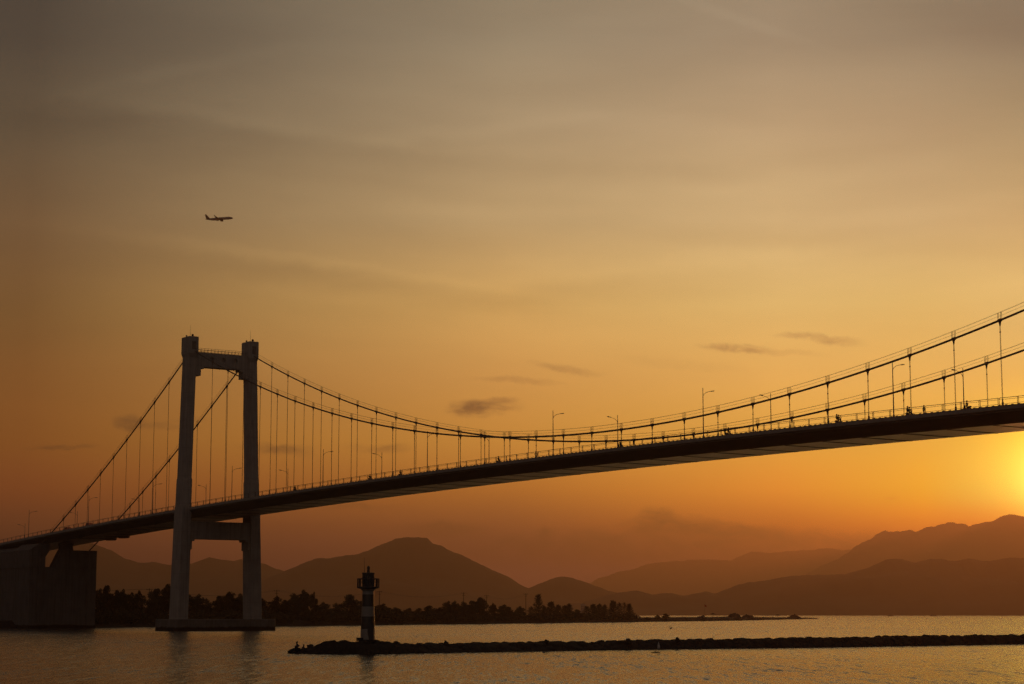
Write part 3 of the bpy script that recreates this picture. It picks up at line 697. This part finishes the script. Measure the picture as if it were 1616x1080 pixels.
# ------------------------------------------------------------------ lighthouse
def lighthouse():
    c = at_px(580.3, 1010.2, 236.6); r = empty('lighthouse', c); r.scale = (1, 1, .925)
    tag(r, 'small black and white banded lighthouse on the breakwater', 'lighthouse')
    mb = MB(); mb.lathe([(.885, -.3), (.83, 2.0), (.75, 4.5), (.695, 6.28), (.80, 6.45), (1.0, 6.62)], n=24); sh = mb.build('shaft', M['white'], r)
    mb = MB(); a = -.75
    mb.box((.40, -.74, 1.05), (.74, .22, 2.2)); mb.build('door', M['beacon'], r)
    mb = MB(); mb.lathe([(1.1, 0), (1.1, .28), (1.0, .3)], (0, 0, -.25), 20); mb.box((-.9, -.5, .1), (.8, .7, .4)); mb.build('plinth', M['rock'], r)
    mb = MB(); mb.lathe([(1.05, 6.6), (1.36, 6.68), (1.36, 6.86), (1.0, 6.88)], n=24); gl = mb.build('gallery', M['beacon'], r)
    mb = MB(); N_ = 14
    for z in (7.88, 7.45): mb.tube([(1.3 * math.cos(2 * math.pi * i / 28), 1.3 * math.sin(2 * math.pi * i / 28), z) for i in range(29)], .055 if z > 7.8 else .025, 6)
    for i in range(N_):
        x, y = 1.3 * math.cos(2 * math.pi * (i + .5) / N_), 1.3 * math.sin(2 * math.pi * (i + .5) / N_); mb.box((x, y, 7.36), (.1, .1, 1.04), 2 * math.pi * (i + .5) / N_)
    mb.build('gallery_railing', M['beacon'], r)
    mb = MB(); mb.lathe([(.72, 6.87), (.72, 8.45), (.76, 8.46), (.76, 8.66), (.4, 8.7)], n=16); lr = mb.build('lantern_room', M['beacon'], r)
    mb = MB()
    for i in range(8):
        a = 2 * math.pi * i / 8; mb.box((.715 * math.cos(a), .715 * math.sin(a), 7.7), (.05, .26, 1.0), a)
    mb.build('lantern_pane', M['glass'], lr)
    mb = MB(); mb.lathe([(.17, 8.68), (.15, 9.2), (.2, 9.22), (.17, 9.42), (.06, 9.56)], n=10); mb.build('beacon_light', M['beacon'], r)
    mb = MB(); mb.tube([(-.48, 0, 8.6), (-.48, 0, 10.6)], [.035, .015], 6); mb.build('antenna', M['steel'], r)
lighthouse()

# ------------------------------------------------------------------ small things on and over the water
def marker():
    p = at_px(1035.6, 1030.4, 1); d = pix_dir(1035.6, 1030.4); t = -H / d.z; p = Vector((0, 0, H)) + d * t
    r = empty('marker_buoy', (p.x, p.y, 0)); tag(r, 'slim marker buoy with pale tapered flag floating before the breakwater', 'buoy')
    mb = MB(); mb.tube([(-.3, 0, -.2), (.0, 0, .55), (.26, 0, 1.35)], .022, 6); mb.build('pole', M['wood'], r)
    mb = MB(); mb.loft([[(x - w_, .02 * s, z), (x, .05 * s, z), (x + w_, .02 * s, z)] + [(x + w_, .02 * s - .03, z), (x, .05 * s - .03, z), (x - w_, .02 * s - .03, z)] for x, z, w_, s in ((.30, .50, .15, 1), (.32, .7, .16, -1), (.31, .95, .12, 1), (.29, 1.15, .07, -1), (.285, 1.34, .02, 0))]); mb.build('flag', M['flag'], r)
    mb = MB(); mb.tube([(-.65, 0, .02), (-.1, 0, .05), (.5, .1, .03)], [.05, .09, .05], 8); mb.build('float', M['wood'], r)
marker()
def rod():
    a = at_px(1124.5, 1006.5, 270); b = at_px(1132.3, 1001.3, 270)
    mb = MB(); mb.tube([a - (b - a) * .3, a, b], [.022, .02, .01], 5); o = mb.build('fishing_rod', M['wood']); tag(o, 'thin fishing rod slanting up from the breakwater rocks', 'fishing rod')
rod()
def bird():
    p = at_px(1058.5, 992.5, 320); r = empty('bird', p, .4); tag(r, 'small dark bird flying low over the water above the breakwater', 'bird')
    mb = MB(); mb.tube([(-.22, 0, .02), (-.1, 0, 0), (.05, 0, 0), (.2, 0, .03), (.27, 0, .03)], [.02, .05, .065, .035, .01], 8); mb.build('body', M['bird'], r)
    for s in (-1, 1):
        mb = MB(); mb.loft([[(x - c, s * y, z), (x + c, s * y, z), (x + c, s * y, z + .012), (x - c, s * y, z + .012)] for x, y, z, c in ((.03, .04, .02, .09), (.05, .22, .16, .07), (-.02, .42, .34, .02))]); mb.build('wing', M['bird'], r)
bird()
def net_float():
    d = pix_dir(858, 1030.5); p = Vector((0, 0, H)) + d * (-H / d.z)
    r = empty('net_float', (p.x, p.y, 0)); tag(r, 'tiny dark net float on the water before the breakwater', 'float')
    mb = MB(); mb.ball((0, 0, .05), .14, (1.2, 1.2, .8)); mb.build('float_body', M['hull'], r); mb = MB(); mb.tube([(0, 0, .1), (0, 0, .3)], .02, 5); mb.build('stub', M['wood'], r)
net_float()
def boat(px, d, label):
    p = at_px(px, 970.6, d); r = empty('fishing_boat', (p.x, p.y, 0), .2); tag(r, label, 'boat', 'far fishing boats on the horizon')
    mb = MB(); mb.loft([[(x, -w_, zt), (x, w_, zt), (x, w_ * .5, -.3), (x, -w_ * .5, -.3)] for x, w_, zt in ((-6, 1.2, 1.2), (-3, 1.7, 1.0), (3, 1.6, 1.1), (6, .8, 1.7), (7.5, .05, 2.2))]); mb.build('hull', M['hull'], r)
    mb = MB(); mb.box((-2.5, 0, 2.0), (3.6, 2.2, 2.2)); mb.box((-2.5, 0, 3.2), (4.2, 2.6, .2)); mb.build('cabin', M['building'], r)
    mb = MB(); mb.tube([(0, 0, 1), (0, 0, 5)], .08, 6); mb.build('mast', M['wood'], r)
boat(1405, 4200, 'tiny far fishing boat on the horizon, left of two'); boat(1472, 4300, 'tiny far fishing boat on the horizon, right of two')

# ------------------------------------------------------------------ airliner
def airliner():
    p = at_px(346, 345.6, 2650); r = empty('airliner', p, 0); r.rotation_euler = (R(0), R(-5.2), R(3)); tag(r, 'dark twin engined airliner climbing to the right in the sky', 'airliner')
    mb = MB(); pr = [(-19, .25, 1.0), (-17, .7, .85), (-13, 1.35, .45), (-8, 1.95, .05), (-4, 2.0, 0), (10, 2.0, 0), (14, 1.95, -.02), (16.5, 1.6, -.2), (18, 1.0, -.42), (18.9, .3, -.6)]
    mb.loft([[(x, q * math.cos(a), z + q * math.sin(a)) for a in [2 * math.pi * i / 16 for i in range(16)]] for x, q, z in pr]); mb.build('fuselage', M['plane'], r, True)
    for s in (-1, 1):
        mb = MB(); mb.loft([[(x0, s * y, z), (x0 - c * .4, s * y, z + th), (x0 - c, s * y, z), (x0 - c * .4, s * y, z - th * .5)] for x0, y, z, c, th in ((4.5, 1.2, -1.1, 7.2, .5), (.9, 6, -.55, 4.6, .32), (-3.6, 16.3, .8, 1.6, .12), (-4.9, 17.2, 2.2, .8, .06))]); wg = mb.build('wing', M['plane'], r)
        mb = MB(); mb.loft([[(x, s * 5.8 + q * math.cos(a), -1.75 + q * math.sin(a)) for a in [2 * math.pi * i / 14 for i in range(14)]] for x, q in ((4.9, 1.0), (4.6, 1.15), (2.8, 1.15), (.9, .7))]); mb.box((1.9, s * 5.8, -.75), (3.6, .3, .9)); mb.build('engine', M['plane_dark'], wg)
        mb = MB(); mb.loft([[(x0, s * y, z), (x0 - c * .4, s * y, z + .14), (x0 - c, s * y, z), (x0 - c * .4, s * y, z - .1)] for x0, y, z, c in ((-13.6, .5, 1.0, 3.6), (-16.8, 6.2, 1.6, 1.4))]); mb.build('tailplane', M['plane'], r)
    mb = MB(); mb.loft([[(x0, 0, z), (x0 - c * .4, .2, z), (x0 - c, 0, z), (x0 - c * .4, -.2, z)] for x0, z, c in ((-11.2, 1.3, 6.2), (-13.4, 2.6, 4.9), (-17.2, 7.6, 2.2))]); mb.build('tail_fin', M['plane_dark'], r)
airliner()

# ------------------------------------------------------------------ wooded spit of land
LW = [(-420, 560), (-230, 610), (-141, 677), (-134, 745), (-90.5, 764.5), (-31.5, 905), (71.3, 1153), (150.5, 1366), (215, 1600), (289.5, 1892), (300, 1925)]
DEP = [260, 240, 220, 190, 190, 200, 130, 46, 34, 16, 2]
def land():
    vs = []; fs = []; nv = 30
    P = []
    for (a, b, da, db) in zip(LW, LW[1:], DEP, DEP[1:]):
        n = max(4, int(math.dist(a, b) / 5))
        for k in range(n): u = k / n; P.append((a[0] + (b[0] - a[0]) * u, a[1] + (b[1] - a[1]) * u, da + (db - da) * u))
    P.append((*LW[-1], DEP[-1]))
    # smoothed shoreline, depth measured along a fixed inland bearing (to the left and away)
    nx_, ny_ = -.86, .5
    for i, (x, y, d) in enumerate(P):
        for j in range(nv):
            v = j / (nv - 1); k = v * d
            h = 2.3 * min(1, (k / 4.5)) ** .7 + .9 * noise.fractal(Vector((x / 14, y / 14, v * d / 14)), 1., 2., 4) * min(1, k / 5)
            if y > 1180: h = (2.1 + max(-.2, h - 1.9) * .5) * min(1, k / 3 + .2) * (1 if y < 1500 else max(.45, 1 - (y - 1500) / 700))
            if j in (0, nv - 1): h = -.6
            jx = noise.noise(Vector((x / 9, y / 9, 3))) * 1.6
            vs.append((x + nx_ * k + jx * (1 - v), y + ny_ * k + jx * (1 - v), h))
    for i in range(len(P) - 1):
        for j in range(nv - 1): a = i * nv + j; fs.append((a, a + nv, a + nv + 1, a + 1))
    o = MB().add(vs, fs).build('ground', M['soil']); tag(o, kind='structure')
land()
def shore_at(px):                          # shoreline point seen in the column px
    k = (px - 808) / F / math.cos(PITCH) * 1.0
    best = None
    for a, b in zip(LW, LW[1:]):
        for q in range(60):
            u = q / 60; x = a[0] + (b[0] - a[0]) * u; y = a[1] + (b[1] - a[1]) * u
            e = abs(x / y - (px - 808) / F * (1 / math.cos(PITCH)) * math.cos(PITCH))
            if y > 670 and (best is None or e < best[0]): best = (e, x, y)
    return best[1], best[2]
def leafy(mb, c, r, n, size, rr, flat=.8):
    for k in range(n):
        while True:
            p = Vector((rr.uniform(-1, 1), rr.uniform(-1, 1), rr.uniform(-1, 1)))
            if .25 < p.length < 1: break
        p = Vector(c) + Vector((p.x * r[0], p.y * r[1], p.z * r[2])); a = Vector((rr.gauss(0, 1), rr.gauss(0, 1), rr.gauss(0, .7))).normalized(); b = a.orthogonal().normalized()
        s = size * rr.uniform(.6, 1.4)
        mb.add([p - a * s, p + b * s * .6, p + a * s, p - b * s * .6], [(0, 1, 2, 3)])
def tree_mesh(kind, seed):
    """unit tree: 10 m tall, about 7 m wide (broad) or 4.5 m (conifer)"""
    rr = random.Random(seed); tr = MB(); cr = MB()
    if kind == 'broad':
        tr.tube([(0, 0, -.6), (.05, 0, 1.2), (.12, .1, 2.8), (.05, .2, 5.0)], [.32, .24, .2, .08], 7)
        nc = rr.randint(11, 15)
        for k in range(nc):
            a = 2 * math.pi * k / nc * 2.4 + rr.uniform(-.4, .4); t = k / nc; z = 2.4 + 6.3 * t ** .8 + rr.uniform(-.5, .5); q = (2.7 * math.sin(math.pi * (.25 + .72 * t)) + rr.uniform(-.5, .4))
            c = (q * math.cos(a), q * math.sin(a), z); s = rr.uniform(1.0, 1.75)
            tr.tube([(.08, .05, min(z * .55, 4.2)), (c[0] * .5, c[1] * .5, z * .8), c], [.11, .07, .02], 5)
            leafy(cr, c, (s * 1.1, s * 1.1, s * .8), int(120 * s), .30, rr)
        leafy(cr, (0, 0, 5), (2.4, 2.4, 3.2), 420, .36, rr); leafy(cr, (rr.uniform(-.6, .6), 0, 9.2), (.8, .8, .9), 90, .26, rr)
    else:
        tr.tube([(0, 0, -.6), (.03, 0, 4), (0, .05, 9.9)], [.2, .13, .02], 6)
        for k in range(46):
            t = k / 46; z = 1.0 + 8.4 * t; a = k * 2.4 + rr.uniform(-.3, .3); L = (2.1 * (1 - t) ** .8 + .35) * rr.uniform(.65, 1.15)
            e = (L * math.cos(a), L * math.sin(a), z + L * .55); tr.tube([(0, 0, z), (e[0] * .5, e[1] * .5, z + L * .3), e], [.05, .035, .01], 4)
            for q in range(26):
                u = rr.uniform(.15, 1.1); p = Vector((e[0] * u, e[1] * u, z + L * .55 * u)) + Vector((rr.gauss(0, .16), rr.gauss(0, .16), rr.gauss(0, .16)))
                d = Vector((math.cos(a) * .5 + rr.gauss(0, .3), math.sin(a) * .5 + rr.gauss(0, .3), .8)).normalized(); b = d.orthogonal().normalized(); s = rr.uniform(.2, .5)
                cr.add([p - b * .09, p + b * .09, p + d * s * 2.1], [(0, 1, 2)])
        for q in range(40):
            p = Vector((rr.gauss(0, .1), rr.gauss(0, .1), rr.uniform(8.8, 10.1))); cr.add([p - Vector((.07, 0, 0)), p + Vector((.07, 0, 0)), p + Vector((rr.gauss(0, .1), 0, .5))], [(0, 1, 2)])
    return tr, cr
PROTO = {'broad': [], 'conifer': []}
def mk_tree(kind, i):
    if len(PROTO[kind]) <= i:
        tr, cr = tree_mesh(kind, 100 + 17 * i + (50 if kind == 'conifer' else 0))
        root = empty('broadleaf_tree' if kind == 'broad' else 'casuarina_tree')
        tr.build('trunk', M['bark'], root); cr.build('crown', M['leaf'] if kind == 'broad' else M['needle'], root)
        PROTO[kind].append(root); return root
    return copy_tree(PROTO[kind][i])
# (photo column, crown top row, crown width in pixels, kind, metres behind the shore)
TR = [(157, 930, 22, 'b', 60), (169, 924, 20, 'b', 66), (184, 932, 18, 'b', 58), (195, 930.5, 18, 'b', 70), (207, 935.5, 22, 'b', 60), (219, 932.5, 17, 'b', 64), (240, 933, 20, 'b', 30), (248, 929, 22, 'b', 36), (265, 922.5, 24, 'b', 40), (283, 930, 26, 'b', 36), (300, 939, 20, 'b', 40), (314, 938, 22, 'b', 44), (327, 945, 17, 'b', 38),
      (346, 940.5, 22, 'b', 30), (362, 934.5, 26, 'b', 34), (379, 937.5, 24, 'b', 36), (396, 940, 26, 'b', 40), (414, 944, 14, 'b', 36), (436, 941.5, 26, 'b', 28), (449, 947, 16, 'b', 34),
      (464, 937, 20, 'b', 26), (479, 931.5, 24, 'b', 30), (495, 934.5, 13, 'b', 28), (511, 950.5, 20, 'b', 26), (531, 952, 18, 'b', 30), (553, 938.5, 30, 'b', 26), (570, 949, 20, 'b', 30), (588, 953, 18, 'b', 26),
      (604, 953, 24, 'b', 30), (624, 958.5, 20, 'b', 30), (645, 960, 18, 'b', 36), (661, 960, 18, 'b', 36), (678, 956, 20, 'b', 34), (694, 959, 18, 'b', 34), (707, 949, 18, 'b', 30), (718, 948.5, 16, 'b', 30), (732, 950, 20, 'b', 34), (745, 948, 18, 'b', 28), (757, 943.5, 22, 'b', 30), (778, 952, 12, 'b', 34), (795, 954.5, 24, 'b', 30), (821, 957, 16, 'b', 28), (808, 963, 14, 'b', 30),
      (838, 958, 14, 'c', 30), (849.5, 938.5, 15, 'c', 28), (859, 957, 12, 'c', 30), (870, 950, 17, 'c', 30), (881, 955, 13, 'c', 26), (891, 956, 14, 'c', 30), (898, 953, 12, 'c', 34), (910, 962, 14, 'b', 30), (926, 957, 13, 'c', 28), (936, 954, 15, 'c', 30), (946, 953.5, 14, 'c', 26), (954, 955, 13, 'c', 30), (967.5, 948.5, 15, 'c', 26), (977, 952, 13, 'c', 30), (985, 951.5, 14, 'c', 26), (993, 953, 12, 'c', 24),
      (1021, 974, 12, 'b', 10), (1037.5, 970, 8, 'b', 8), (1050.5, 968.5, 11, 'b', 8)]
def region(x):
    for lim, n in ((235, 'between anchorage and left utility pole'), (272, 'hard left of the tower'), (337, 'between tower legs, left of gap'), (396, 'between tower legs, right of gap'), (440, 'just right of the tower'), (576, 'between tower and lighthouse'), (700, 'right of the lighthouse'), (812, 'around utility poles right of lighthouse'), (1000, 'at the wood\'s right end'), (2000, 'alone on the bare low spit')):
        if x < lim: return n
cnt = {}; tot_ = {}
for t in TR: k = (t[3], region(t[0])); tot_[k] = tot_.get(k, 0) + 1
for i, (px, ty, wpx, kind, back) in enumerate(TR):
    x, y = shore_at(px); d = y + back * .75
    g = 2.0 if y < 1160 else 1.0
    top = at_px(px, ty, d); hgt = max(1.5, top.z - g + .3); wid = wpx * d / F * 1.12
    o = mk_tree('broad' if kind == 'b' else 'conifer', i % (6 if kind == 'b' else 4))
    o.location = (top.x, d, g - .3); o.rotation_euler = (0, 0, rnd.uniform(0, 6.28))
    ws = wid / (6.6 if kind == 'b' else 3.9); hs = hgt / 9.9
    if px in (1050.5,): ws *= 1.1
    o.scale = (ws, ws, hs)
    k = (kind, region(px)); cnt[k] = cnt.get(k, 0) + 1
    nth = ordn[cnt[k] - 1] if cnt[k] <= 10 else ['eleventh', 'twelfth', 'thirteenth', 'fourteenth', 'fifteenth', 'sixteenth', 'seventeenth'][cnt[k] - 11]
    what = ('tall ' if hgt > 14 else 'low ' if hgt < 8.5 else '') + ('rounded dark tree' if kind == 'b' else 'spiky dark casuarina')
    tag(o, ('only ' + what if tot_[k] == 1 else what + ', ' + nth + ' from the left') + ' ' + region(px), 'tree', 'trees on the wooded spit')
# undergrowth and the wood behind: a mass
def undergrowth():
    rr = random.Random(3); mb = MB()
    px = 120
    while px < 1003:
        x, y = shore_at(px)
        for rep in range(2):
            b = rr.uniform(4, 46); d = y + b * .75; X_ = (px - 808) / F * d / 1.0
            hh = rr.uniform(1.6, 4.6) if px < 700 else rr.uniform(1.2, 3.6)
            leafy(mb, (X_ + rr.uniform(-1, 1), d, 1.6 + hh * .5), (rr.uniform(1.6, 3.2), 2.4, hh * .62), 46, .55, rr)
        px += 2.2
    px = 1003
    while px < 1260:
        x, y = shore_at(px); d = y + rr.uniform(4, 14); X_ = (px - 808) / F * d
        hh = rr.uniform(.3, 1.0); leafy(mb, (X_, d, 1.2 + hh * .4), (rr.uniform(1.2, 3.2), 2, hh * .7), 14, .4, rr); px += rr.uniform(2, 9)
    o = mb.build('undergrowth', M['scrub']); tag(o, kind='stuff'); o['label'] = 'dark scrub and undergrowth filling the wood along the shore'
undergrowth()
# mounds on the bare spit
def mound(px, ty, wpx, label):
    x, y = shore_at(px); d = y + 12; t = at_px(px, ty, d); w_ = wpx * d / F / 2; mb = MB(); n = 26; vs = []; fs = []
    for j in range(9):
        for i in range(n):
            u = i / (n - 1) * 2 - 1; v = j / 8 * 2 - 1
            q = max(0, 1 - u * u - v * v * .9); h = t.z * q ** .7 * (1 + .34 * noise.fractal(Vector((u * 3 + px, v * 3, 0)), .8, 2., 4)) * (.72 + .28 * (1 - abs(u + .1))) if q > 0 else -.2
            vs.append((t.x + u * w_, d + v * 9, h + .1))
    for j in range(8):
        for i in range(n - 1): a = j * n + i; fs.append((a, a + 1, a + n + 1, a + n))
    o = mb.add(vs, fs).build('earth_mound', M['soil'], smooth=True); tag(o, label, 'mound', 'earth mounds on the bare spit')
mound(1159, 967.5, 30, 'tall peaked mound of earth in the middle of the bare spit')
mound(1180, 970.8, 34, 'lower flat mound of earth beside the peaked one')
mound(1108, 972, 26, 'low mound of earth at the foot of the flagpole')
mound(1253, 970.5, 26, 'low mound of earth near the right tip of the spit')
def parasol(px, ty, wpx, label):
    x, y = shore_at(px); d = y + 9; t = at_px(px, ty, d); r = empty('thatched_parasol', (t.x, d, .8)); h = t.z - .8; w_ = wpx * d / F / 2
    tag(r, label, 'parasol', 'thatched parasols on the spit')
    mb = MB(); mb.tube([(0, 0, -.3), (0, 0, h)], .09, 6); mb.build('pole', M['wood'], r)
    mb = MB(); mb.lathe([(w_, h - w_ * .42), (w_ * .55, h - w_ * .2), (.06, h)], n=12); mb.build('canopy', M['thatch'], r)
parasol(1125, 967.6, 11, 'thatched parasol right of the flagpole on the bare spit'); parasol(1227, 969.6, 10, 'thatched parasol between the mounds near the tip of the spit')
def flagpole():
    x, y = shore_at(1112); d = y + 10; t = at_px(1111.8, 954, d); r = empty('flagpole', (t.x, d, .8)); tag(r, 'slim flagpole with small red flag on the bare spit', 'flagpole')
    h = t.z - .8; mb = MB(); mb.tube([(0, 0, -.3), (0, 0, h)], [.09, .05], 6); mb.build('pole', M['wood'], r)
    mb = MB(); mb.loft([[(x_, .1 * math.sin(x_ * 3), z), (x_, .1 * math.sin(x_ * 3) + .03, z), (x_, .1 * math.sin(x_ * 3) + .03, z + hh), (x_, .1 * math.sin(x_ * 3), z + hh)] for x_, z, hh in ((.05, h - 1.5, 1.4), (.5, h - 1.7, 1.35), (1.0, h - 1.75, 1.2), (1.35, h - 2.0, 1.1))]); mb.build('flag', M['red'], r)
flagpole()
def people_far():
    for i, (px, t) in enumerate([(1133, 'just right of the thatched parasol by the flagpole'), (1097, 'left of the flagpole'), (1271, 'at the right tip of the spit')]):
        x, y = shore_at(px); d = y + 5; o = copy_tree(wp); p = at_px(px, 973, d); o.location = (p.x, d, 1.1 if px < 1200 else .7); o.rotation_euler = (0, 0, i); tag(o, 'tiny standing person on the bare spit ' + t, 'person', 'people on the bare spit')
people_far()
# utility poles and their wires
UP = [(236, 929, 45), (436.8, 931, 45), (598.8, 932.5, 40), (731.6, 935, 40), (768, 939, 45), (829.8, 936.5, 40)]
pos = []
for px, ty, b in UP:
    x, y = shore_at(px); d = y + b; t = at_px(px, ty, d); pos.append((t.x, d, t.z))
pos = [(pos[0][0] - 210, pos[0][1] - 30, pos[0][2])] + pos
UL = ['seen left of the tower', 'seen just right of the tower', 'seen just right of the lighthouse', 'leftmost of three right of the lighthouse', 'middle one of three right of the lighthouse', 'rightmost, beside the pointed casuarina']
for i, (px, ty, b) in enumerate(UP):
    x, y, z = pos[i + 1]; px_, py_, pz_ = pos[i]
    r = empty('utility_pole', (x, y, 1.8)); tag(r, 'thin utility pole with crossarm above the trees, ' + UL[i], 'utility pole', 'utility poles along the spit'); h = z - 1.8
    mb = MB(); mb.tube([(0, 0, -.4), (0, 0, h)], [.2, .13], 7); mb.build('pole', M['wood'], r)
    mb = MB(); mb.box((0, 0, h - .5), (2.4 if i != 3 else 1.2, .16, .16)); mb.box((0, 0, h - 1.5), (1.5, .14, .14)); mb.build('crossarm', M['wood'], r)
    mb = MB()
    for q in (-1.05, 0, 1.05): mb.lathe([(.07, h - .42), (.09, h - .3), (.04, h - .15)], (q, 0, 0), 6)
    mb.build('insulator', M['steel'], r)
    for q, dz in ((-1.05, -.2), (1.05, -.2)):
        mb = MB(); pts = []
        for k in range(17):
            u = k / 16; pts.append(((px_ - x) * u + q, (py_ - y) * u, h + dz + (pz_ - z) * u - 2.4 * 4 * u * (1 - u)))
        mb.tube(pts, .028, 4); mb.build('wire', M['rope'], r)
def far_building():
    p = at_px(920.5, 954, 3600); r = empty('apartment_block', (p.x, 3600, 0)); tag(r, 'faint pale block of flats in the haze behind the trees', 'building')
    h = p.z; mb = MB(); mb.box((0, 0, h / 2 - 1), (10, 12, h + 2)); mb.box((-1, 0, h + .8), (4, 5, 1.8)); w_ = mb.build('wall', M['building'], r)
    for k in range(6):
        mb = MB()
        for q in range(4): mb.box((-3.4 + q * 2.3, -6.05, 2.4 + k * (h - 3) / 6), (1.2, .12, 1.5))
        mb.build('window', M['glass'], r)
far_building()

# ------------------------------------------------------------------ haze
def haze():
    m = bpy.data.materials.new('evening_haze'); m.use_nodes = True; t = NT(m.node_tree); t.n.clear()
    pv = t.new('ShaderNodeVolumePrincipled'); pv.inputs['Color'].default_value = (.82, .49, .32, 1); pv.inputs['Density'].default_value = 1.12e-4; pv.inputs['Anisotropy'].default_value = .80
    ou = t.new('ShaderNodeOutputMaterial'); t.l.new(pv.outputs[0], ou.inputs['Volume'])
    mb = MB(); mb.box((0, 14500, 480 - 1), (64000, 36000, 960)); o = mb.build('haze', m); tag(o, kind='stuff'); o['label'] = 'thin evening haze over the bay'
haze()
